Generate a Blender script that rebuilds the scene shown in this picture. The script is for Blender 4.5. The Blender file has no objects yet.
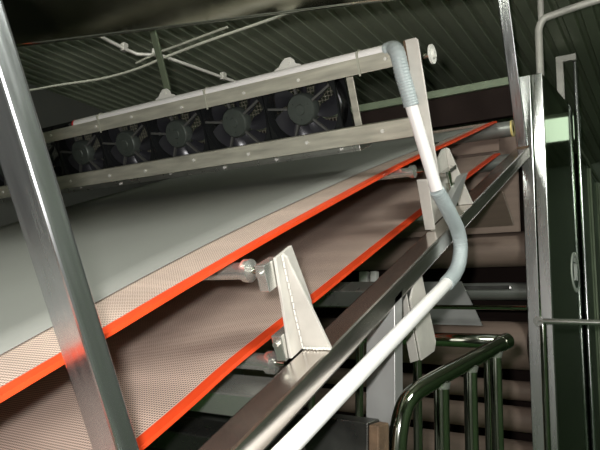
import bpy, math, random
from mathutils import Vector, Matrix
random.seed(4)
PI = math.pi
S = 0.6                       # metres per layout unit
ZC = 1.62                     # eye height of the photographer above the floor, metres
TH = math.radians(24.934)     # slope of the conveyor
CT, ST = math.cos(TH), math.sin(TH)
C = bpy.context.scene.collection

# ------------------------------------------------------------------ materials
def mat(name, col, rough=.5, metal=0., noise=0., nscale=8., stretch=(1, 1, 1), rvar=0., bump=0., bscale=60.,
        emit=None, estr=0., spec=None, col2=None, aniso=0.):
    m = bpy.data.materials.new(name); m.use_nodes = True
    nt = m.node_tree; b = nt.nodes['Principled BSDF']
    b.inputs['Base Color'].default_value = (*col, 1)
    b.inputs['Roughness'].default_value = rough
    b.inputs['Metallic'].default_value = metal
    if spec is not None: b.inputs['Specular IOR Level'].default_value = spec
    if aniso: b.inputs['Anisotropic'].default_value = aniso
    tc = nt.nodes.new('ShaderNodeTexCoord'); mp = nt.nodes.new('ShaderNodeMapping')
    mp.inputs['Scale'].default_value = stretch
    nt.links.new(tc.outputs['Object'], mp.inputs['Vector'])
    def noise_node(sc, det=4):
        n = nt.nodes.new('ShaderNodeTexNoise'); n.inputs['Scale'].default_value = sc; n.inputs['Detail'].default_value = det
        nt.links.new(mp.outputs['Vector'], n.inputs['Vector']); return n
    if noise > 0 or col2:
        n = noise_node(nscale); r = nt.nodes.new('ShaderNodeValToRGB')
        r.color_ramp.elements[0].position = .3; r.color_ramp.elements[1].position = .72
        lo = col2 if col2 else tuple(c * (1 - noise) for c in col)
        r.color_ramp.elements[0].color = (*lo, 1); r.color_ramp.elements[1].color = (*col, 1)
        nt.links.new(n.outputs['Fac'], r.inputs['Fac']); nt.links.new(r.outputs['Color'], b.inputs['Base Color'])
    if rvar > 0:
        n = noise_node(nscale * 1.7); mr = nt.nodes.new('ShaderNodeMapRange')
        mr.inputs['From Min'].default_value = .3; mr.inputs['From Max'].default_value = .7
        mr.inputs['To Min'].default_value = max(0.02, rough - rvar); mr.inputs['To Max'].default_value = rough + rvar
        nt.links.new(n.outputs['Fac'], mr.inputs['Value']); nt.links.new(mr.outputs['Result'], b.inputs['Roughness'])
    if bump > 0:
        n = noise_node(bscale); bp = nt.nodes.new('ShaderNodeBump'); bp.inputs['Strength'].default_value = bump
        bp.inputs['Distance'].default_value = .002
        nt.links.new(n.outputs['Fac'], bp.inputs['Height']); nt.links.new(bp.outputs['Normal'], b.inputs['Normal'])
    if emit:
        b.inputs['Emission Color'].default_value = (*emit, 1); b.inputs['Emission Strength'].default_value = estr
    return m

M = {}
M['steel'] = mat('brushed_steel', (.62, .61, .58), .30, .95, noise=.12, nscale=4, stretch=(5, .7, 5), rvar=.05)
M['steel_post'] = mat('scuffed_post_steel', (.66, .67, .69), .23, .97, noise=.15, nscale=7, stretch=(8, 8, .5), rvar=.07)
M['steel_dull'] = mat('dull_rail_steel', (.64, .62, .52), .5, .4, noise=.38, nscale=12, stretch=(.6, 4, 4), rvar=.1, bump=.2, bscale=50)
M['polish'] = mat('polished_tube_steel', (.55, .57, .50), .09, 1, noise=.1, nscale=6, rvar=.04)
M['tube'] = mat('roller_steel', (.68, .68, .64), .24, .85, noise=.1, nscale=5)
M['cabsteel'] = mat('cabinet_frame_steel', (.74, .74, .73), .27, .95, noise=.06, nscale=3, stretch=(3, 3, .4), rvar=.03)
M['beam'] = mat('side_beam_steel', (.64, .60, .56), .19, .97, noise=.12, nscale=4, stretch=(5, .7, 5), rvar=.04)
M['greysteel'] = mat('grey_mill_steel', (.42, .42, .41), .42, .5, noise=.2, nscale=5, rvar=.06)
M['hood'] = mat('mirror_hood_steel', (.50, .50, .40), .14, 1, noise=.15, nscale=2, rvar=.06, bump=.5, bscale=5)
M['plate'] = mat('blasted_bracket_steel', (.64, .61, .56), .5, .25, noise=.22, nscale=14, rvar=.08, bump=.2, bscale=70)
M['rust'] = mat('rusty_weld', (.17, .105, .06), .75, .2, noise=.5, nscale=30, bump=.6, bscale=80)
M['dark_steel'] = mat('dark_tarnished_steel', (.16, .16, .15), .32, .9, noise=.4, nscale=6, rvar=.1)
M['pvc'] = mat('white_pipe_plastic', (.92, .89, .88), .35, noise=.05, nscale=10)
M['flex'] = mat('grey_flexible_plastic', (.40, .45, .46), .42, noise=.08, nscale=10)
M['orange'] = mat('orange_edge_tape', (.76, .065, .014), .42, noise=.12, nscale=12)
M['sheet'] = mat('grey_product_sheet', (.215, .217, .20), .42, noise=.09, nscale=3, bump=.12, bscale=8)
M['fan'] = mat('black_fan_plastic', (.014, .015, .016), .2, noise=.3, nscale=9)
M['blade'] = mat('dark_fan_blade', (.034, .034, .040), .28, .3)
M['hub'] = mat('greenish_motor_hub', (.075, .088, .078), .45, .3, noise=.2, nscale=30)
M['spoke'] = mat('fan_spoke_plastic', (.10, .10, .095), .35, .2)
M['guard'] = mat('wire_guard', (.20, .19, .15), .4, .4)
M['clip'] = mat('white_lug', (.72, .71, .66), .5, noise=.1, nscale=20)
M['ceil'] = mat('green_corrugated_sheet', (.44, .48, .36), .42, .2, noise=.28, nscale=1.2, stretch=(1, .4, 1))
M['walll'] = mat('pale_wall', (.46, .46, .43), .6, noise=.2, nscale=.8)
M['wallr'] = mat('green_side_wall', (.15, .24, .12), .5, noise=.25, nscale=.8)
M['wallg'] = mat('green_wall_panel', (.12, .17, .10), .45, noise=.25, nscale=1.0)
M['walld'] = mat('dark_wall', (.09, .09, .08), .6, noise=.3, nscale=1.5)
M['floor'] = mat('green_floor', (.06, .14, .045), .35, noise=.3, nscale=2.0)
M['header'] = mat('dark_brown_header', (.020, .012, .010), .8, spec=.15, noise=.25, nscale=5)
M['trim'] = mat('olive_trim', (.20, .24, .16), .45, .3, noise=.2, nscale=6)
M['panel'] = mat('green_mirror_panel', (.13, .24, .09), .07, 1, noise=.15, nscale=2, rvar=.02)
M['drum'] = mat('grey_drum', (.26, .27, .25), .4, .4, noise=.2, nscale=6, stretch=(.5, 3, 3))
M['belt_old'] = mat('brown_belt_wrap', (.28, .205, .165), .6, noise=.18, nscale=6, stretch=(.4, 5, 5))
M['cable'] = mat('pale_cable', (.40, .40, .33), .5)
M['yellow'] = mat('yellow_ring', (.75, .60, .22), .5)
M['white'] = mat('white_block', (.80, .80, .76), .5)
M['badge'] = mat('badge_white', (.93, .95, .90), .6)
M['badge_dark'] = mat('badge_green', (.03, .06, .03), .35)
M['red'] = mat('red_cap', (.7, .03, .03), .4)
M['lamp'] = mat('lamp_diffuser', (.8, .85, .75), .4, emit=(.84, 1.0, .77), estr=1.15)

def mesh_belt():
    m = bpy.data.materials.new('open_mesh_belt'); m.use_nodes = True
    nt = m.node_tree; b = nt.nodes['Principled BSDF']; L = nt.links.new
    b.inputs['Roughness'].default_value = .55
    tc = nt.nodes.new('ShaderNodeTexCoord'); sp = nt.nodes.new('ShaderNodeSeparateXYZ')
    L(tc.outputs['Object'], sp.inputs[0])
    def mth(op, a, v=None):
        n = nt.nodes.new('ShaderNodeMath'); n.operation = op
        L(a, n.inputs[0])
        if v is not None:
            if isinstance(v, float): n.inputs[1].default_value = v
            else: L(v, n.inputs[1])
        return n.outputs[0]
    k = 2 * PI / .0062
    sx = mth('ABSOLUTE', mth('SINE', mth('MULTIPLY', sp.outputs['X'], k / 2)))
    sy = mth('ABSOLUTE', mth('SINE', mth('MULTIPLY', sp.outputs['Y'], k / 2)))
    hole = mth('MULTIPLY', sx, sy)
    r = nt.nodes.new('ShaderNodeValToRGB'); r.color_ramp.elements[0].position = .40; r.color_ramp.elements[1].position = .58
    r.color_ramp.elements[0].color = (.62, .475, .40, 1); r.color_ramp.elements[1].color = (.10, .072, .06, 1)
    L(hole, r.inputs['Fac'])
    n = nt.nodes.new('ShaderNodeTexNoise'); n.inputs['Scale'].default_value = 5; n.inputs['Detail'].default_value = 5
    mp = nt.nodes.new('ShaderNodeMapping'); mp.inputs['Scale'].default_value = (.5, 2.5, 1)
    L(tc.outputs['Object'], mp.inputs['Vector']); L(mp.outputs['Vector'], n.inputs['Vector'])
    mr = nt.nodes.new('ShaderNodeMapRange'); mr.inputs['From Min'].default_value = .3; mr.inputs['From Max'].default_value = .7
    mr.inputs['To Min'].default_value = .86; mr.inputs['To Max'].default_value = 1.06
    L(n.outputs['Fac'], mr.inputs['Value'])
    mx = nt.nodes.new('ShaderNodeVectorMath'); mx.operation = 'SCALE'
    L(r.outputs['Color'], mx.inputs[0]); L(mr.outputs['Result'], mx.inputs['Scale'])
    L(mx.outputs['Vector'], b.inputs['Base Color'])
    return m
M['mesh'] = mesh_belt()

# ------------------------------------------------------------------ mesh helpers
class MB:
    """collects faces (in layout units), links them as ONE mesh object"""
    def __init__(s): s.v = []; s.f = []; s.sm = []
    def add(s, vs, fs, smooth=False):
        o = len(s.v); s.v += [tuple(v) for v in vs]; s.f += [tuple(i + o for i in f) for f in fs]; s.sm += [smooth] * len(fs); return s
    def box(s, x0, x1, y0, y1, z0, z1):
        return s.add([(x, y, z) for x in (x0, x1) for y in (y0, y1) for z in (z0, z1)],
                     [(0, 1, 3, 2), (4, 6, 7, 5), (0, 4, 5, 1), (2, 3, 7, 6), (0, 2, 6, 4), (1, 5, 7, 3)])
    def prism(s, poly, axis, a, b):
        """poly: 2-D outline; axis 0,1,2 = extrusion axis, other two in order"""
        def P(p, q):
            l = list(p); l.insert(axis, q); return tuple(l)
        n = len(poly)
        return s.add([P(p, a) for p in poly] + [P(p, b) for p in poly],
                     [tuple(range(n - 1, -1, -1)), tuple(range(n, 2 * n))] + [(i, (i + 1) % n, n + (i + 1) % n, n + i) for i in range(n)])
    def tube(s, pts, r, seg=14, caps=True, ridge=None):
        pts = [Vector(p) for p in pts]; rings = []; up = None
        for i, p in enumerate(pts):
            d = (pts[min(i + 1, len(pts) - 1)] - pts[max(i - 1, 0)]).normalized()
            if up is None:
                up = Vector((0, 0, 1)) if abs(d.z) < .9 else Vector((1, 0, 0))
            e1 = (up - d * up.dot(d)).normalized(); e2 = d.cross(e1); up = e1
            rr = r[i] if isinstance(r, (list, tuple)) else r
            rings.append([p + (e1 * math.cos(2 * PI * k / seg) + e2 * math.sin(2 * PI * k / seg)) * rr for k in range(seg)])
        vs = [v for rg in rings for v in rg]; fs = []
        for i in range(len(rings) - 1):
            for k in range(seg):
                a, b = i * seg + k, i * seg + (k + 1) % seg
                fs.append((a, b, b + seg, a + seg))
        s.add(vs, fs, True)
        if caps:
            s.add(rings[0], [tuple(range(seg - 1, -1, -1))]); s.add(rings[-1], [tuple(range(seg))])
        return s
    def build(s, name, m, parent=None, bevel=0., seg=2, loc=(0, 0, 0)):
        me = bpy.data.meshes.new(name)
        me.from_pydata([((v[0] - loc[0]) * S, (v[1] - loc[1]) * S, (v[2] - loc[2]) * S) for v in s.v], [], s.f); me.update()
        for p, q in zip(me.polygons, s.sm): p.use_smooth = q
        import bmesh
        bm = bmesh.new(); bm.from_mesh(me); bmesh.ops.recalc_face_normals(bm, faces=bm.faces); bm.to_mesh(me); bm.free()
        me.materials.append(M[m] if isinstance(m, str) else m)
        o = bpy.data.objects.new(name, me); C.objects.link(o)
        if parent: o.parent = parent
        o.location = tuple(c * S for c in loc) if not parent else tuple(c * S for c in loc)
        if bevel:
            b = o.modifiers.new('bevel', 'BEVEL'); b.width = bevel * S; b.segments = seg; b.limit_method = 'ANGLE'
        return o

def spline(pts, n=8):
    P = [Vector(p) for p in pts]; P = [P[0] * 2 - P[1]] + P + [P[-1] * 2 - P[-2]]; out = []
    for i in range(1, len(P) - 2):
        for k in range(n):
            t = k / n; a, b, c, d = P[i - 1:i + 3]
            out.append(.5 * ((2 * b) + (c - a) * t + (2 * a - 5 * b + 4 * c - d) * t * t + (3 * b - a - 3 * c + d) * t ** 3))
    return out + [P[-2]]

def tag(o, label, cat, group=None, kind=None):
    o['label'] = label; o['category'] = cat
    if group: o['group'] = group
    if kind: o['kind'] = kind
    return o

def Bw(t, a, n):               # conveyor frame -> layout world
    return (t, a * CT - n * ST, a * ST + n * CT)
def to_m(p): return Vector((p[0] * S, p[1] * S, p[2] * S + ZC))

def thingB(name, o, label, cat, group=None):
    """Empty in the sloped conveyor frame: local x across, y along the slope, z square to it"""
    e = bpy.data.objects.new(name, None); C.objects.link(e); e.empty_display_size = .05
    e.location = to_m(Bw(*o)); e.rotation_euler = (TH, 0, 0)
    return tag(e, label, cat, group)
def thingW(name, o, label, cat, group=None):
    e = bpy.data.objects.new(name, None); C.objects.link(e); e.empty_display_size = .05
    e.location = to_m(o)
    return tag(e, label, cat, group)
class L_(MB):
    """MB whose input is given in frame coordinates and shifted to the thing's origin"""
    def __init__(s, o): super().__init__(); s.o = o
    def add(s, vs, fs, smooth=False):
        return super().add([(v[0] - s.o[0], v[1] - s.o[1], v[2] - s.o[2]) for v in vs], fs, smooth)
def soloB(mb, name, o, m, label, cat, group=None, bevel=0):
    ob = mb.build(name, m, None, bevel); ob.location = to_m(Bw(*o)); ob.rotation_euler = (TH, 0, 0)
    return tag(ob, label, cat, group)
def soloW(mb, name, o, m, label, cat, group=None, bevel=0):
    ob = mb.build(name, m, None, bevel); ob.location = to_m(o); return tag(ob, label, cat, group)
def struct(mb, name, o, m, parent=None, bevel=0):
    ob = mb.build(name, m, parent, bevel)
    if not parent: ob.location = to_m(o)
    ob['kind'] = 'structure'; return ob

# ------------------------------------------------------------------ the room
FZ = -ZC / S; CZ = 3.0
X0, X1, Y0, Y1 = -7.2, 3.2, -3.0, 12.5
struct(MB().box(X0, X1, Y0, Y1, -.1, 0), 'floor', (0, 0, FZ), 'floor')
struct(MB().box(X0 - .1, X0, Y0, Y1, 0, CZ - FZ + .1), 'wall_left', (0, 0, FZ), 'walld')
struct(MB().box(X1, X1 + .1, Y0, Y1, 0, CZ - FZ + .1), 'wall_right', (0, 0, FZ), 'wallr')
struct(MB().box(X0, X1, Y1, Y1 + .1, 0, CZ - FZ + .1), 'wall_far', (0, 0, FZ), 'wallg')
struct(MB().box(X0, X1, Y0 - .1, Y0, 0, CZ - FZ + .1), 'wall_back', (0, 0, FZ), 'walll')
cm = MB(); x = X0; prof = []
pit = .172
while x < X1 - pit:            # trapezoid ribs running along the hall
    prof += [(x, 0), (x + .095, 0), (x + .112, .045), (x + .148, .045)]
    x += pit
prof.append((x, 0)); prof += [(x, .12), (X0, .12)]
pl = prof
n = len(pl)
cm.add([(p[0], Y0, p[1]) for p in pl] + [(p[0], Y1, p[1]) for p in pl], [(i, i + 1, n + i + 1, n + i) for i in range(n - 1)])
struct(cm, 'ceiling', (0, 0, CZ), 'ceil')

# ------------------------------------------------------------------ belts
def belt(profile, name, label, drop):
    o = (-1.235, 0.0, profile[0][1])
    e = thingB(name, o, label, 'conveyor belt', 'sloped mesh belts')
    P = [(p[0], p[1]) for p in spline([(0, a, n) for a, n in profile], 6) for p in [(p.y, p.z)]]
    nt = len(P) + 2; P_ = P + drop
    def strip(t0, t1, dz, th, tape=0):
        mb = L_(o); P = P_[:nt] if tape == 1 else P_[nt - 1:]; k = len(P)
        nor = []
        for i in range(k):
            a = Vector(P[max(i - 1, 0)]); b = Vector(P[min(i + 1, k - 1)]); d = (b - a).normalized(); nor.append(Vector((-d.y, d.x)))
        vs = []
        for i in range(k):
            u = Vector(P[i]) + nor[i] * dz; l = Vector(P[i]) + nor[i] * (dz - th)
            vs += [(t0, u.x, u.y), (t1, u.x, u.y), (t1, l.x, l.y), (t0, l.x, l.y)]
        fs = []
        for i in range(k - 1):
            for q in range(4):
                fs.append((4 * i + q, 4 * i + (q + 1) % 4, 4 * i + 4 + (q + 1) % 4, 4 * i + 4 + q))
        fs += [(0, 1, 2, 3), (4 * k - 1, 4 * k - 2, 4 * k - 3, 4 * k - 4)]
        return mb.add(vs, fs)
    strip(-1.285, -4.0, 0, .006, 1).build('mesh_web', 'mesh', e)
    strip(-1.244, -1.288, .004, .014, 1).build('edge_tape', 'orange', e)
    strip(-4.0, -4.05, -.0005, .010, 1).build('edge_tape', 'orange', e)
    strip(-1.25, -4.04, 0, .006, 2).build('belt_turn', 'belt_old', e)
    return e
def arc(ca, cn, r, a0, a1, k=8):
    return [(ca + r * math.cos(math.radians(a0 + (a1 - a0) * i / k)), cn + r * math.sin(math.radians(a0 + (a1 - a0) * i / k))) for i in range(k + 1)]
# upper belt ends over its drum and hangs straight down (down in the hall = -z world)
dn = (-ST, -CT)
d1 = arc(5.24, -.685, .078, 80, -22); q = d1[-1]; d1.append((q[0] + dn[0] * .16, q[1] + dn[1] * .16))
belt([(-.5, -.500), (.65, -.495), (1.36, -.487), (2.0, -.49), (3.1, -.512), (4.07, -.556), (5.15, -.603)],
     'conveyor_belt', 'upper brown mesh conveyor belt with orange edges carrying the grey sheet', d1)
d2 = arc(5.20, -.955, .078, 80, -22); q = d2[-1]; d2.append((q[0] + dn[0] * .2, q[1] + dn[1] * .2))
belt([(-.5, -.835), (.95, -.822), (1.35, -.810), (1.73, -.813), (3.0, -.825), (3.95, -.842), (5.12, -.873)],
     'conveyor_belt', 'lower brown mesh conveyor belt with orange edges, bare, beneath the sheet-carrying belt', d2)

# grey sheet on the upper belt
o = (-1.5, 1.0, -.48); mb = L_(o)
prof = [(-.4, -.495), (.65, -.491), (1.36, -.483), (2.0, -.486), (3.1, -.508), (4.07, -.552), (4.9, -.589)]
edge = [-1.47, -1.485, -1.500, -1.49, -1.43, -1.37, -1.34]
pp = spline([(e_, a, n_) for (a, n_), e_ in zip(prof, edge)], 8); k = len(pp); vs = []; NC = 14
for i, p in enumerate(pp):
    for c in range(NC + 1):
        far = -4.09 if p.y > 2.35 else -3.985
        t = p.x + (far - p.x) * c / NC
        vs.append((t, p.y, p.z + (.0012 * math.sin(i * .7 + c) if 0 < c < NC else 0)))
fs = [(i * (NC + 1) + c, i * (NC + 1) + c + 1, (i + 1) * (NC + 1) + c + 1, (i + 1) * (NC + 1) + c) for i in range(k - 1) for c in range(NC)]
mb.add(vs, fs, True)
sh = soloB(mb, 'plastic_sheet', o, 'sheet', 'smooth grey sheet lying on the upper mesh belt', 'sheet')
sm = sh.modifiers.new('thickness', 'SOLIDIFY'); sm.thickness = .0012; sm.offset = 1

# ------------------------------------------------------------------ near side beam, far side beam, posts
def beam(name, t0, t1, label):
    o = (t0, 0, -.85)
    mb = L_(o).box(t0, t1, -.1, 5.22, -.935, -.85)
    return soloB(mb, name, o, 'beam', label, 'steel beam', bevel=.012)
beam('side_beam', -1.115, -1.0, 'long sloped brushed steel box beam on the near side of the belts')
beam('side_beam', -4.25, -4.13, 'steel box beam on the far side of the belts, mostly hidden behind the tilted post')

def post(name, a0, a1, t0, t1, n1, label):
    o = ((t0 + t1) / 2, a0, -.85)
    mb = L_(o).box(t0, t1, a0, a1, -.846, n1)
    e = thingB(name, o, label, 'post')
    mb.build('tube', 'steel_post', e, .009, 3)
    L_(o).box(t0 - .012 if t0 > -1.05 else t0, t1 + .006, a0 - .01, a1 + .01, -.8498, -.838).build('foot_plate', 'rust', e, .002)
    return e
post('support_post', .69, .742, -1.092, -1.0, 2.2, 'large tilted steel box post in the left foreground, scuffed')
post('support_post', 5.185, 5.205, -1.093, -1.005, 2.6, 'slim tilted steel box post at the far top end of the side beam')

# ------------------------------------------------------------------ brackets standing on the beam
o = (-1.06, 1.57, -.85)
b = thingB('roller_bracket', o, 'triangular pale welded steel bracket on the beam in the middle of the picture', 'bracket', 'brackets on the side beam')
# web across the belt end: outline in (a,n)
L_(o).prism([(1.49, -.849), (1.69, -.849), (1.68, -.70), (1.635, -.500), (1.53, -.508)], 0, -1.124, -1.112).build('web', 'plate', b, .002)
L_(o).prism([(-1.111, -.8485), (-1.002, -.8485), (-1.095, -.52), (-1.111, -.505)], 1, 1.566, 1.578).build('gusset', 'plate', b, .002)
for nn, aa in ((-.560, 1.485), (-.808, 1.485)):
    mb = L_(o)   # bent steel holder that carries the roller shaft
    mb.box(-1.166, -1.126, aa - .01, aa + .08, nn - .046, nn + .046)
    mb.tube([(-1.148, aa - .01, nn + .018), (-1.148, aa - .022, nn + .018)], .010, 12)
    mb.build('shaft_holder', 'tube', b, .004)
wb = MB(); wb.o = None
w = L_(o)
for i in range(9):
    f = i / 8; w.tube([(-1.109 + .10 * f, 1.560, -.845), (-1.109 + .10 * (f + .1), 1.558 + random.uniform(-.004, .004), -.843)], .0045, 6)
for i in range(14):
    f = i / 14; w.tube([(-1.108, 1.559, -.845 + .34 * f), (-1.107 + random.uniform(-.002, .002), 1.559, -.845 + .34 * (f + .06))], .0035, 6)
w.build('weld_bead', 'clip', b)

o = (-1.06, 3.2, -.85)
b = thingB('roller_bracket', o, 'pale welded steel bracket on the beam behind the grey conduit bend', 'bracket', 'brackets on the side beam')
L_(o).prism([(2.96, -.849), (3.50, -.849), (3.46, -.70), (3.42, -.505), (3.36, -.50), (3.05, -.60)], 0, -1.124, -1.112).build('web', 'plate', b, .002)
L_(o).prism([(-1.111, -.8485), (-1.002, -.8485), (-1.092, -.51), (-1.111, -.50)], 1, 3.40, 3.415).build('gusset', 'plate', b, .002)
L_(o).prism([(-1.125, -.845), (-1.07, -.845), (-1.062, -.60), (-1.068, -.575), (-1.125, -.572)], 1, 2.90, 2.915).build('front_tab', 'plate', b, .004)
L_(o).box(-1.09, -1.05, 3.15, 3.36, -.62, -.60).build('clamp_bar', 'steel', b, .003)
L_(o).prism([(3.02, -.80), (3.02, -.72), (3.30, -.655), (3.40, -.66), (3.2, -.74)], 0, -1.04, -1.0).build('clamp_lever', 'greysteel', b, .004)
mb = L_(o)
mb.tube([(-1.05, 3.2, -.60), (-1.05, 3.2, -.80)], .012, 10); mb.tube([(-1.05, 3.2, -.70), (-1.05, 3.2, -.67)], .026, 6)
mb.tube([(-1.05, 3.2, -.80), (-1.05, 3.2, -.77)], .026, 6); mb.build('clamp_bolt', 'polish', b)
mb = L_(o); mb.box(-1.10, -1.04, 3.0, 3.01, -.50, -.42); mb.box(-1.10, -1.04, 3.01, 3.10, -.425, -.42); mb.build('switch_box', 'dark_steel', b, .003)
L_(o).box(-1.09, -1.065, 2.99, 2.999, -.45, -.43).build('indicator', 'yellow', b)

# hanging bracket under the beam
o = (-1.05, 2.42, -.936)
b = thingB('hanging_bracket', o, 'pale folded steel bracket hanging below the side beam behind the white conduit', 'bracket')
L_(o).prism([(2.32, -.99), (2.40, -.937), (2.50, -.937), (2.53, -1.30), (2.49, -1.33), (2.32, -1.29)], 0, -1.03, -1.02).build('web', 'plate', b, .003)
L_(o).prism([(-1.075, -1.03), (-1.031, -.96), (-1.031, -1.285), (-1.075, -1.30)], 1, 2.31, 2.32).build('front_flange', 'plate', b, .003)

# ------------------------------------------------------------------ support rollers under the belts
def roller(a, n, r, label, end=-1.125):
    o = (-2.6, a, n)
    e = thingB('support_roller', o, label, 'roller', 'steel rollers under the belts')
    L_(o).tube([(end - .05, a, n), (-4.12, a, n)], r, 24).build('roller_tube', 'tube', e)
    mb = L_(o); mb.tube([(end - .062, a, n), (end - .038, a, n)], r + .010, 24); mb.tube([(end - .038, a, n), (end - .028, a, n)], [r + .010, r * .55], 24)
    mb.build('end_collar', 'tube', e)
    L_(o).tube([(end + .008, a, n), (end - .05, a, n)], r * .42, 12).build('shaft', 'polish', e)
roller(1.51, -.542, .029, 'thin steel roller under the upper belt edge, beside the middle bracket', -1.170)
roller(1.51, -.880, .030, 'thin steel roller under the lower belt edge, below the middle bracket', -1.165)
roller(3.0, -.545, .025, 'steel roller under the upper belt near the end of the fan frame')
roller(3.3, -.868, .032, 'dark steel roller under the lower belt beside the upper bracket')

# cross members below the lower belt
def member(a0, a1, n0, n1, m, label, t0=-4.12, t1=-1.118):
    o = (-2.6, a0, n0)
    return soloB(L_(o).box(t0, t1, a0, a1, n0, n1), 'cross_member', o, m, label, 'steel beam', 'cross members under the belts', bevel=.005)
member(1.385, 1.515, -1.03, -.94, 'tube', 'steel box cross member under the lower belt reflecting its orange edge')
member(1.36, 1.46, -1.20, -1.11, 'dark_steel', 'dark cross member just below the bright reflecting one, lower left')
member(2.3, 2.42, -1.02, -.94, 'steel', 'steel cross member under the lower belt, further up the slope')
member(3.75, 3.90, -1.04, -.93, 'belt_old', 'brown cross member under the lower belt beyond the two white blocks')

# ------------------------------------------------------------------ fan frame
o = (-1.03, 2.83, -.335)
f = thingB('fan_frame', o, 'long pale metal frame of two rails crossing above the belts, holding the row of fans', 'frame')
TL = -4.75
mb = L_(o); mb.box(TL, -1.03, 2.80, 2.808, .010, .087); mb.box(TL, -1.03, 2.808, 2.86, .052, .060); mb.box(TL, -1.03, 2.808, 2.82, .010, .018)
mb.build('top_rail', 'steel_dull', f, .002)
mb = L_(o); mb.box(TL, -1.03, 2.80, 2.808, -.335, -.243); mb.box(TL, -1.03, 2.808, 2.86, -.251, -.243)
mb.box(TL, -1.03, 2.808, 2.86, -.335, -.327); mb.build('bottom_rail', 'steel_dull', f, .002)
mb = L_(o); mb.box(TL, -1.42, 2.93, 3.08, -.385, -.375); mb.box(TL, -1.42, 2.93, 2.94, -.375, -.350); mb.build('rear_flange', 'steel', f, .002)
mb = L_(o); mb.prism([(-1.03, -.60), (-.968, -.60), (-.962, .105), (-.972, .118), (-1.03, .118)], 1, 2.80, 2.81); mb.box(-1.03, -1.02, 2.81, 2.87, -.60, .115)
mb.build('end_upright', 'plate', f, .004)
L_(o).box(-1.034, -1.024, 2.796, 2.800, -.02, .115).build('rust_streak', 'rust', f)
mb = L_(o); mb.tube([(-.962, 2.84, .028), (-.925, 2.84, .028)], .012, 12); mb.build('knob_bolt', 'polish', f)
mb = L_(o); mb.tube([(-.925, 2.84, .028), (-.915, 2.84, .028)], .046, 24); mb.tube([(-.915, 2.84, .028), (-.905, 2.84, .028)], .02, 16); mb.build('knob_disc', 'clip', f)
def lug(t):
    mb = L_(o)
    mb.prism([(t - .09, .061), (t + .08, .061), (t + .08, .128), (t + .05, .138), (t + .045, .158), (t + .025, .176), (t - .012, .176), (t - .035, .160), (t - .06, .138), (t - .09, .128)], 1, 2.864, 2.872)
    mb.tube([(t + .008, 2.862, .153), (t + .008, 2.855, .153)], .012, 10)
    ob = mb.build('lifting_lug', 'clip', f, .004)
lug(-1.72); lug(-2.63)
for t0_, st_, n_, nn0, a_, r_ in ((-1.17, .42, 8, .045, 2.799, .009), (-1.25, .40, 9, -.285, 2.799, .010), (-1.5, .44, 7, -.362, 2.929, .009)):
    for i in range(n_):
        t = t0_ - st_ * i + random.uniform(-.05, .05); nn = nn0 + random.uniform(-.012, .012)
        L_(o).tube([(t, a_, nn), (t, a_ - .009, nn)], r_, 8).build('rail_bolt', 'clip', f)
mb = L_(o); mb.box(-1.425, -1.385, 2.93, 2.94, -.25, .03); mb.box(-1.425, -1.418, 2.94, 3.0, -.25, .03); mb.build('end_upright', 'steel_dull', f, .002)

# strut that hangs the frame from the ceiling
o = (-2.6, 2.86, .17)
soloB(L_(o).box(-2.63, -2.585, 2.87, 2.885, .165, 1.98), 'hanging_strut', o, 'trim', 'narrow green-grey strut rising from the fan frame lug to the ceiling', 'strut', bevel=.003)

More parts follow.
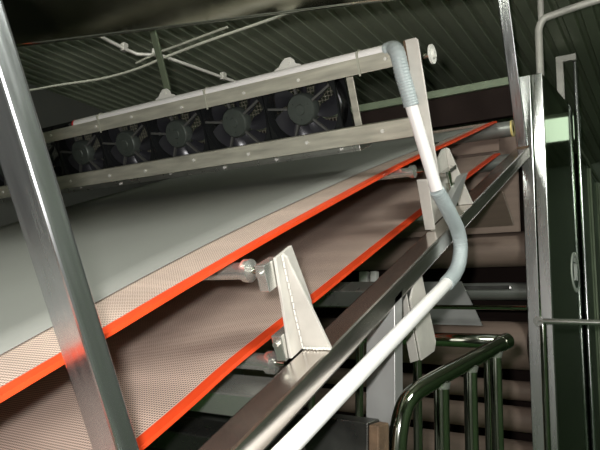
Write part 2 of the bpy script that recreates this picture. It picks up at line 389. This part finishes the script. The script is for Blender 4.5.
# ------------------------------------------------------------------ fans
def make_fan():
    e = bpy.data.objects.new('axial_fan', None); C.objects.link(e); e.empty_display_size = .05
    R = .222; H = .228
    def ring(mb, ri, y0, y1, seg=48, outer=None):
        """square plate (half-size outer) with a round hole"""
        vs = []
        for y in (y0, y1):
            for k in range(seg):
                a = 2 * PI * k / seg; c, s_ = math.cos(a), math.sin(a)
                vs.append((ri * c, y, ri * s_))
                q = outer / max(abs(c), abs(s_)); vs.append((q * c, y, q * s_))
        fs = []
        for k in range(seg):
            a, b = 2 * k, 2 * ((k + 1) % seg); w = 2 * seg
            fs += [(a, a + 1, b + 1, b), (a + w, b + w, b + w + 1, a + w + 1), (a, b, b + w, a + w), (a + 1, a + 1 + w, b + 1 + w, b + 1)]
        mb.add(vs, fs)
    mb = MB(); ring(mb, R, -.01, .006, outer=H); ring(mb, R, .115, .13, outer=H)
    seg = 48   # venturi ring
    vs = [(rr * math.cos(2 * PI * k / seg), y, rr * math.sin(2 * PI * k / seg)) for (rr, y) in ((R + .002, -.012), (R - .008, .01), (R - .012, .06), (R - .004, .13), (R + .004, .13), (R + .004, .0)) for k in range(seg)]
    fs = [(r_ * seg + k, r_ * seg + (k + 1) % seg, (r_ + 1) * seg + (k + 1) % seg, (r_ + 1) * seg + k) for r_ in range(5) for k in range(seg)]
    mb.add(vs, fs, True)
    mb.build('housing', 'fan', e)
    mb = MB(); mb.tube([(0, .04, 0), (0, -.012, 0), (0, -.02, 0)], [.088, .088, .080], 32); mb.tube([(0, -.02, 0), (0, -.026, 0)], [.03, .026], 20)
    for k in range(3): 
        a = k * 2 * PI / 3 + .4; mb.tube([(.055 * math.cos(a), -.02, .055 * math.sin(a)), (.055 * math.cos(a), -.025, .055 * math.sin(a))], .006, 8)
    mb.build('motor_hub', 'hub', e)
    for k in range(5):
        a = 2 * PI * k / 5 + PI / 2 + .15; c, s_ = math.cos(a), math.sin(a); p = (-s_, c)
        mb = MB(); w = .006
        vs = [(r_ * c + p[0] * q, y, r_ * s_ + p[1] * q) for r_ in (.08, R - .004) for q in (-w, w) for y in (-.012, .004)]
        mb.add(vs, [(0, 1, 3, 2), (4, 6, 7, 5), (0, 4, 5, 1), (2, 3, 7, 6), (0, 2, 6, 4), (1, 5, 7, 3)])
        mb.build('spoke', 'spoke', e)
    for k in range(7):
        a0 = 2 * PI * k / 7 + .3; mb = MB(); vs = []; NR, NA = 5, 5
        for th in (0, .004):
            for i in range(NR + 1):
                r_ = .082 + (.205 - .082) * i / NR; sw = .30 * (i / NR) ** 1.5; wd = .70
                for j in range(NA + 1):
                    g = j / NA; a = a0 + sw + wd * g
                    y = .025 + .055 * g - .012 * math.sin(g * PI) + th
                    vs.append((r_ * math.cos(a), y, r_ * math.sin(a)))
        n1 = (NR + 1) * (NA + 1); fs = []
        for q in (0, n1):
            for i in range(NR):
                for j in range(NA):
                    a = q + i * (NA + 1) + j; fs.append((a, a + 1, a + NA + 2, a + NA + 1))
        mb.add(vs, fs, True); mb.build('blade', 'blade', e)
    mb = MB(); g = .021; i = -10
    for i in range(-10, 11):
        h = math.sqrt(max(0, R * R - (i * g) ** 2))
        if h < .02: continue
        mb.box(i * g - .002, i * g + .002, .131, .135, -h, h); mb.box(-h, h, .135, .139, i * g - .002, i * g + .002)
    mb.build('wire_guard', 'guard', e)
    return e
fan0 = make_fan()
fl = ['black axial fan nearest the grey conduit, first in the row', 'second black axial fan from the grey conduit end of the frame',
      'third black axial fan in the row, under the strut lug', 'fourth black axial fan from the grey conduit end',
      'fifth black axial fan in the row, beside the red pipe cap', 'sixth black axial fan, half hidden by the tilted foreground post',
      'last black axial fan, seen left of the tilted foreground post']
for i in range(7):
    if i == 0: e = fan0
    else:
        e = fan0.copy(); C.objects.link(e)
        for ch in list(fan0.children):
            c2 = ch.copy(); C.objects.link(c2); c2.parent = e
    t = -1.700 - .464 * i
    e.location = to_m(Bw(t, 2.887, -.108)); e.rotation_euler = (TH, 0, 0)
    tag(e, fl[i], 'fan', 'axial fans in the frame')

# ------------------------------------------------------------------ conduit run
def conduit(pts, r, label, ridged=False, cap=None):
    o = tuple(pts[0]); P = spline(pts, 10) if len(pts) > 2 else [Vector(p) for p in pts]
    mb = L_(o)
    if ridged:
        # dense corrugation
        Q = []; L = 0
        for a, b_ in zip(P[:-1], P[1:]):
            d = (b_ - a).length; k = max(1, int(d / .003))
            Q += [a.lerp(b_, j / k) for j in range(k)]
        Q.append(P[-1]); rr = [r + (.0016 if (i // 2) % 2 else 0) for i in range(len(Q))]
        mb.tube(Q, rr, 18)
        return soloB(mb, 'flexible_conduit', o, 'flex', label, 'conduit', 'grey flexible conduit bends')
    mb.tube(P, r, 20)
    if cap:
        e = thingB('rigid_conduit', o, label, 'conduit', 'white conduit pipes')
        mb.build('pipe', 'pvc', e)
        for t in (-1.28, -2.27, -3.2):
            z = L_(o); z.tube([(t, 2.835 + (.033) * math.cos(a), .091 + .033 * math.sin(a)) for a in [PI * k / 8 for k in range(17)]], .004, 6)
            z.box(t - .005, t + .005, 2.793, 2.797, .0, .115); z.build('cable_tie', 'cable', e)
        z = L_(o); z.tube([(P[0].x, P[0].y, P[0].z), (P[0].x - .015, P[0].y, P[0].z)], r + .001, 20); z.build('end_cap', 'red', e)
        return e
    return soloB(mb, 'rigid_conduit', o, 'pvc', label, 'conduit', 'white conduit pipes')
RC = .030
conduit([(-3.46, 2.835, .091), (-1.14, 2.835, .091)], .030, 'white conduit pipe lying along the top rail of the fan frame', cap=True)
conduit([(-1.14, 2.835, .091), (-1.105, 2.828, .094), (-1.072, 2.79, .082), (-1.056, 2.765, .04), (-1.050, 2.76, -.03), (-1.038, 2.758, -.12), (-1.031, 2.757, -.185)], .036,
        'short grey flexible conduit bend over the top corner of the fan frame', True)
conduit([(-1.031, 2.757, -.185), (-.975, 2.757, -.605)], RC, 'short steep white conduit pipe between the two grey bends')
conduit([(-.975, 2.757, -.605), (-.965, 2.80, -.68), (-.959, 2.86, -.77), (-.958, 2.918, -.86), (-.958, 2.925, -.95), (-.960, 2.86, -1.02), (-.962, 2.76, -1.046), (-.962, 2.64, -1.044)], .036,
        'long grey flexible conduit bend crossing over the steel side beam', True)
conduit([(-.962, 2.64, -1.044), (-.962, .45, -.906)], RC, 'long white conduit pipe running down in front of the side beam')

# ------------------------------------------------------------------ supports below the beam
o = (-1.065, 2.37, FZ)
soloW(L_(o).prism([(2.30, FZ), (2.38, FZ), (2.38, .118), (2.30, .08)], 0, -1.128, -1.0), 'support_column', o, 'greysteel', 'upright dull steel leg carrying the side beam beneath the white conduit', 'column', bevel=.002)
o = (-1.0, 1.95, -.42)
e = thingW('box_rail', o, 'dark box rail with rusty end, left of the upright leg at the bottom edge', 'steel beam')
L_(o).box(-3.8, -.965, 1.98, 2.08, -.53, -.367).build('rail', 'dark_steel', e, .004)
L_(o).box(-.965, -.925, 1.985, 2.075, -.525, -.375).build('rusty_end', 'rust', e, .006)

# ------------------------------------------------------------------ handrail (platform stair)
RR = .035
o = (-.74, 2.98, FZ)
h = thingW('handrail', o, 'polished steel tube handrail with balusters at the bottom of the picture', 'railing')
HK = .93
Cn = Vector((-.785, 3.2, -.112)) * HK; El = Vector((-.945, 2.45, -.285)) * HK
fr = [Cn, El.lerp(Cn, .1)] ; 
bend = spline([tuple(El.lerp(Cn, .12))] + [tuple(c * HK for c in p) for p in ((-.958, 2.40, -.305), (-.975, 2.335, -.355), (-.985, 2.30, -.45), (-.990, 2.285, -.60))], 8)
L_(o).tube([Cn] + bend + [(-.990 * HK, 2.285 * HK, FZ)], RR, 20).build('front_rail', 'polish', h)
L_(o).tube([(-.775 * HK, 3.2 * HK, -.112 * HK), (-2.3, 3.2 * HK, -.117 * HK)], RR, 20).build('back_rail', 'polish', h)
L_(o).tube([Cn + Vector((-.01, -.04, -.009)), Cn + Vector((.005, .02, .005))], RR + .003, 20).build('rail_end', 'polish', h)
def balu(p, r):
    mb = L_(o); mb.tube([(p[0], p[1], p[2]), (p[0], p[1], FZ)], r, 16); mb.build('baluster', 'polish', h)
    L_(o).tube([(p[0], p[1], p[2] - .048), (p[0], p[1], p[2] - .022)], [r + .001, r + .008], 14).build('weld_collar', 'tube', h)
def onrail(px_):     # fraction along the front rail
    return El.lerp(Cn, px_)
for k, r in ((.20, .031), (.53, .029), (.86, .027)): balu(onrail(k), r)
for x_, r in ((-.815, .019), (-1.17, .023), (-1.5, .022), (-1.8, .022)): balu((x_, 3.2 * HK, -.117 * HK), r)

# thin gate rail in front of the cabinet
o = (-.93, 4.9, FZ)
h = thingW('gate_rail', o, 'slim steel rail with round end disc in front of the dark cabinet', 'railing')
L_(o).tube([(-.945, 4.9, -.006), (.9, 4.9, -.016)], .022, 14).build('rail', 'tube', h)
L_(o).tube([(-.945, 4.88, -.006), (-.945, 4.925, -.006)], .038, 20).build('end_disc', 'tube', h)
L_(o).tube([(-.918, 4.91, -.02), (-.925, 4.91, FZ)], .024, 14).build('upright', 'polish', h)
L_(o).tube([(.87, 4.9, -.02), (.87, 4.9, FZ)], .024, 14).build('upright', 'polish', h)

# ------------------------------------------------------------------ cabinet
o = (-.95, 5.18, FZ)
cb = thingW('steel_cabinet', o, 'tall polished steel cabinet with dark green mirror side on the right', 'cabinet')
L_(o).box(-1.08, -.988, 5.165, 5.22, FZ, 2.078).build('frame_strip', 'cabsteel', cb, .005)
L_(o).box(-.978, -.892, 5.165, 5.22, FZ, 2.078).build('frame_strip', 'cabsteel', cb, .005)
L_(o).prism([(5.22, FZ), (6.95, FZ), (6.95, 2.31), (5.22, 2.078)], 0, -1.06, -.892).build('side_panel', 'panel', cb)
# round badge, lettering unreadable in the photograph
bc = (6.52, .48); bg = L_(o)
seg = 40
vs = [(xx, bc[0] + rr * math.cos(2 * PI * k / seg) * 1.25, bc[1] + rr * math.sin(2 * PI * k / seg)) for xx, rr in ((-.886, .20), (-.886, .158)) for k in range(seg)]
vs += [(-.892, v[1], v[2]) for v in vs[:seg]]
bg.add(vs, [(k, (k + 1) % seg, seg + (k + 1) % seg, seg + k) for k in range(seg)] + [(k, (k + 1) % seg, 2 * seg + (k + 1) % seg, 2 * seg + k) for k in range(seg)])
ring_o = bg.build('badge_ring', 'badge', cb)
bd = L_(o); bd.add([(-.888, bc[0] + .197 * math.cos(2 * PI * k / seg), bc[1] + .156 * math.sin(2 * PI * k / seg)) for k in range(seg)], [tuple(range(seg))]); 
bdo = bd.build('badge_face', 'badge_dark', cb)
bl = L_(o)
for (y0, z0, z1) in ((-.09, -.10, .10), (-.045, -.10, .06), (0, -.10, .10), (.045, -.06, .10), (.09, -.10, .10)):
    bl.box(-.888, -.884, bc[0] + y0 - .011, bc[0] + y0 + .011, bc[1] + z0 * .8, bc[1] + z1 * .8)
for (y0, y1, z) in ((-.09, -.045, .05), (0, .045, .08), (.045, .09, -.02), (-.12, -.09, -.08), (.09, .12, .08)):
    bl.box(-.888, -.884, bc[0] + y0, bc[0] + y1, bc[1] + z - .01, bc[1] + z + .01)
bl.build('badge_lettering', 'badge', bdo)
cr = L_(o); cr.prism([(bc[0] + .15 * math.cos(a), bc[1] + .15 * math.sin(a)) for a in [PI * .22 + PI * .56 * k / 12 for k in range(13)]], 0, -.889, -.885)
cr.build('badge_cap', 'badge', bdo)

o = (-.9, 7.1, FZ)
c2 = thingW('steel_cabinet', o, 'lower green cabinet section at the right picture edge behind the tall cabinet', 'cabinet')
L_(o).box(-1.06, -.875, 7.05, 9.6, FZ, 1.83).build('side_panel', 'panel', c2, .004)
for y in (7.03, 7.9, 8.8): L_(o).box(-.875, -.85, y, y + .09, FZ, 1.85).build('frame_strip', 'trim', c2, .004)
L_(o).box(-.875, -.85, 7.03, 9.6, 1.85, 1.90).build('top_rail', 'trim', c2, .004)
for z in (1.55, 1.1, .2, -.5): L_(o).tube([(-.85, 7.075, z), (-.838, 7.075, z)], .03, 12).build('hinge', 'polish', c2)

# pipes above the cabinet
o = (-.97, 5.6, 2.1)
soloW(L_(o).tube(spline([(-.972, 5.55, 2.135), (-.97, 5.55, 2.55), (-.965, 5.55, 2.66), (-.93, 5.55, 2.735), (-.85, 5.55, 2.76), (-.44, 5.55, 2.805), (.6, 5.55, 2.86)], 6), .034, 16),
      'service_pipe', o, 'plate', 'grey pipe rising from the cabinet and bending right below the ceiling', 'pipe')
o = (-.965, 5.62, 2.8)
soloW(L_(o).tube([(-.955, 5.62, 2.72), (-.955, 5.62, 2.995)], .028, 12), 'pipe_hanger', o, 'plate', 'short pipe going up into the ceiling above the elbow', 'pipe')
o = (-1.0, 6.93, 2.31)
u = thingW('pipe_bracket', o, 'upside-down U of grey box tubing above the tall cabinet', 'pipe')
L_(o).box(-1.04, -.965, 6.90, 6.945, 2.31, 2.86).build('upright', 'plate', u, .004)
L_(o).box(-1.04, -.83, 6.90, 6.945, 2.86, 2.93).build('crossbar', 'plate', u, .004)
L_(o).tube([(-.855, 6.985, 2.90), (-.865, 6.985, FZ)], .024, 12).build('long_upright', 'steel_post', u)

# ------------------------------------------------------------------ far end: header, drums, hanging belts
o = (-2.8, 5.32, 1.79)
hd = thingW('header_beam', o, 'dark brown cross panel with olive top strip above the far end of the belts', 'beam')
L_(o).box(-4.8, -1.10, 5.30, 5.36, 1.79, 2.07).build('panel', 'header', hd, .004)
L_(o).box(-4.8, -1.10, 5.27, 5.37, 2.07, 2.145).build('top_strip', 'trim', hd, .006)
o = (-4.06, 5.0, FZ)
soloW(L_(o).prism([(4.9, FZ), (5.64, FZ), (5.64, 1.1), (4.9, 1.1)], 0, -4.20, -4.10), 'side_plate', o, 'greysteel', 'steel side plate carrying the far drums on their hidden side', 'plate')
def drum(y, z, r, m, label, x1=-1.125, ring=False):
    o = (-2.6, y, z)
    e = thingW('end_drum', o, label, 'drum', 'drums stacked at the far end')
    L_(o).tube([(-4.1, y, z), (x1, y, z)], r, 28).build('drum_shell', m, e)
    L_(o).tube([(x1, y, z), (x1 + .012, y, z)], r * .45, 14).build('axle', 'dark_steel', e)
    if ring: L_(o).tube([(x1, y, z), (x1 + .012, y, z)], r + .004, 24).build('end_ring', 'yellow', e)
# y/z of drums lying inside the belt turns
w1 = Bw(0, 5.24, -.685); w2 = Bw(0, 5.20, -.955)
drum(w1[1], w1[2], .066, 'drum', 'grey drum with yellow end ring at the end of the upper belt', ring=True)
drum(w2[1], w2[2], .066, 'drum', 'grey drum at the end of the lower belt')
drum(5.4, 0.610, 0.153, 'belt_old', 'large brown belt-wrapped drum behind the grey conduit bend', -1.10)
drum(5.4, 0.243, 0.076, 'drum', 'slim grey drum below the large brown one', -1.10)
drum(5.4, -0.217, 0.201, 'belt_old', 'brown belt-wrapped drum above the corner of the handrail', -1.10)
drum(5.4, -0.590, 0.081, 'belt_old', 'slim brown drum level with the tops of the balusters', -1.10)
drum(5.4, -0.822, 0.103, 'belt_old', 'brown drum behind the middle of the balusters', -1.10)
drum(5.4, -1.136, 0.141, 'belt_old', 'lowest brown drum behind the balusters', -1.10)
o = (-2.6, 5.24, 1.2)
soloW(L_(o).box(-3.9, -1.125, 5.235, 5.245, .74, 1.62), 'return_belt', o, 'belt_old', 'brown return belt hanging between the end drums', 'conveyor belt')
o = (-2.6, 5.0, 1.0)
e = soloW(L_(o).prism([(4.66, .98), (4.70, .98), (5.02, .78), (5.0, .76)], 0, -3.9, -1.13), 'return_belt', o, 'belt_old', 'slanted brown return belt above the large brown drum', 'conveyor belt')
o = (-2.6, 4.6, .09)
soloW(L_(o).tube([(-3.9, 4.6, .094), (-.965, 4.6, .088)], .017, 12), 'tie_rod', o, 'polish', 'thin horizontal steel rod level with the gate rail', 'rod')
o = (-1.5, 4.75, .1)
soloW(L_(o).prism([(-2.0, .295), (-1.49, .295), (-1.33, -.05), (-2.0, -.05)], 1, 4.74, 4.76), 'guide_plate', o, 'greysteel', 'grey guide plate with slanted edge among the far drums', 'plate')
o = (-2.6, 5.7, FZ)
soloW(L_(o).box(-4.6, -1.1, 5.66, 5.72, FZ, 1.79), 'back_panel', o, 'header', 'dark panel closing the machine behind the end drums', 'panel')
# white boxes standing in for two small bright rectangles, on a dark rail
o = (-2.4, 4.85, .3)
bkr = soloW(L_(o).box(-3.9, -1.13, 4.80, 4.86, .235, .262), 'slide_rail', o, 'dark_steel', 'dark thin rail carrying two small white blocks', 'rail')
for (x0, x1), lb in (((-2.43, -2.35), 'small white box standing in for a bright rectangle, the left one of two'), ((-2.32, -2.26), 'small white box standing in for a bright rectangle, the right one of two')):
    o = ((x0 + x1) / 2, 4.83, .262)
    soloW(L_(o).box(x0, x1, 4.80, 4.86, .262, .40), 'stand_in_block', o, 'white', lb, 'block', 'white blocks on the dark rail', bevel=.006)

# ------------------------------------------------------------------ hood, pipe, cables under the ceiling
o = (-2.1, 2.2, 1.5)
hood = thingW('steel_hood', o, 'dark mirror-polished steel hood hanging at the upper left of the picture', 'hood')
ang = math.atan2(2.37 - 1.84, -1.3 + 3.08)
hood.rotation_euler = (0, 0, ang)
MB().box(-3.2, 1.6, -1.5, -.03, 0, .35).build('shell', 'hood', hood, .01)
MB().tube([(-3.2, -.03, .025), (1.6, -.03, .025)], .03, 16).build('rolled_lip', 'polish', hood)
for x_ in (-1.2, -.62, .3, 1.2): MB().box(x_ - .02, x_ + .02, -.8, -.76, .35, 1.49).build('hanger', 'trim', hood)
o = (-4.4, 2.7, 1.75)
soloW(L_(o).tube(spline([(-5.4, 2.7, 1.86), (-4.448, 2.7, 1.755), (-3.928, 2.7, 1.712), (-3.463, 2.7, 1.665), (-3.1, 2.7, 1.660), (-2.816, 2.7, 1.685), (-2.508, 2.7, 1.707), (-2.185, 2.7, 1.721), (-1.819, 2.7, 1.733), (-1.509, 2.7, 1.734), (-1.0, 2.7, 1.75)], 6), .0095, 8),
      'cable', o, 'cable', 'long pale cable sagging below the hood across the ceiling', 'cable')
o = (-2.78, 2.6, 1.67)
soloW(L_(o).tube(spline([(-3.0, 2.62, 1.655), (-2.778, 2.6, 1.668), (-2.585, 2.6, 1.679), (-2.418, 2.6, 1.688), (-2.2, 2.6, 1.70)], 6), .008, 8),
      'cable', o, 'cable', 'short pale cable just above the long one, right of the strut', 'cable')
o = (-3.4, 3.0, 2.0)
pp = thingW('wall_conduit', o, 'thin pale pipe bending beside the strut at the upper left', 'pipe')
L_(o).tube([(-3.53, 2.60, 2.02), (-3.50, 2.93, 2.0), (-3.474, 3.035, 1.99), (-3.33, 3.139, 1.99), (-3.291, 3.378, 2.0), (-3.185, 3.823, 2.0), (-3.1, 4.2, 2.0)], .014, 10).build('pipe', 'plate', pp)
for p in ((-3.50, 2.93), (-3.36, 3.12), (-3.2, 3.75)): L_(o).box(p[0] - .02, p[0] + .02, p[1] - .02, p[1] + .02, 1.98, 2.04).build('clamp', 'plate', pp)

# ------------------------------------------------------------------ mirrored ceiling lamp, added fill lamps, flash
def ceil_lamp(x, y, w, d, label, p):
    o = (x, y, CZ - .06)
    e = thingW('ceiling_lamp', o, label, 'lamp', 'ceiling lamps')
    MB().box(-w / 2, w / 2, -d / 2, d / 2, 0, .058).build('lamp_housing', 'trim', e, .005)
    MB().box(-w / 2 + .03, w / 2 - .03, -d / 2 + .03, d / 2 - .03, -.012, 0).build('diffuser', 'lamp', e)
    return e
ceil_lamp(-.30, 9.75, .75, 1.25, 'ceiling lamp beyond the tall cabinet, mirrored in its dark side', 1)
ceil_lamp(1.6, 1.5, .5, 1.8, 'added unseen fill lamp at the ceiling, right of the photographer', 1)  # added out-of-view fixture that goes with the right fill light
ceil_lamp(-3.6, -1.2, .5, 1.8, 'added unseen fill lamp at the ceiling, behind the photographer on the left', 1)  # added out-of-view fixture that goes with the rear fill light

def area(name, loc, tgt, size, power, col):
    ld = bpy.data.lights.new(name, 'AREA'); ld.energy = power; ld.size = size; ld.color = col; ld.shape = 'DISK'
    ob = bpy.data.objects.new(name, ld); C.objects.link(ob)
    a = to_m(loc); ob.location = a; ob.rotation_euler = (to_m(tgt) - a).to_track_quat('-Z', 'Y').to_euler(); return ob
FW = (-.532, .834, .149)
area('camera_flash', (-.085, -.05, .10), tuple(6 * c for c in FW), .05, 20, (1, .975, .94))
area('fill_light_right', (1.6, 1.5, 2.9), (-1.5, 2.5, 0), .9, 62, (.97, 1, .93))  # added fill to raise the ambient level, source is made up
area('fill_light_back', (-2.6, -1.4, 2.9), (-2, 3, 0), .9, 70, (.97, 1, .93))  # added fill from behind the camera, evens out the flash falloff

w = bpy.data.worlds.new('world'); bpy.context.scene.world = w; w.use_nodes = True
w.node_tree.nodes['Background'].inputs[0].default_value = (.5, .6, .45, 1); w.node_tree.nodes['Background'].inputs[1].default_value = .05

# ------------------------------------------------------------------ camera
cam = bpy.data.cameras.new('camera'); co = bpy.data.objects.new('camera', cam); C.objects.link(co)
cam.sensor_width = 36; cam.lens = 599.785 / 600 * 36; cam.clip_start = .02
R_ = Vector((.84444844, .53529434, .01915185)); U_ = Vector((.06400517, -.13634076, .9885922)); F_ = Vector((-.53179899, .83358933, .14939435))
m3 = Matrix((R_, U_, -F_)).transposed()
co.matrix_world = Matrix.Translation((0, 0, ZC)) @ m3.to_4x4()
sc = bpy.context.scene; sc.camera = co
sc.view_settings.view_transform = 'Standard'; sc.view_settings.look = 'None'; sc.view_settings.gamma = 1
sc.view_settings.use_curve_mapping = False; sc.view_settings.exposure = 0.27
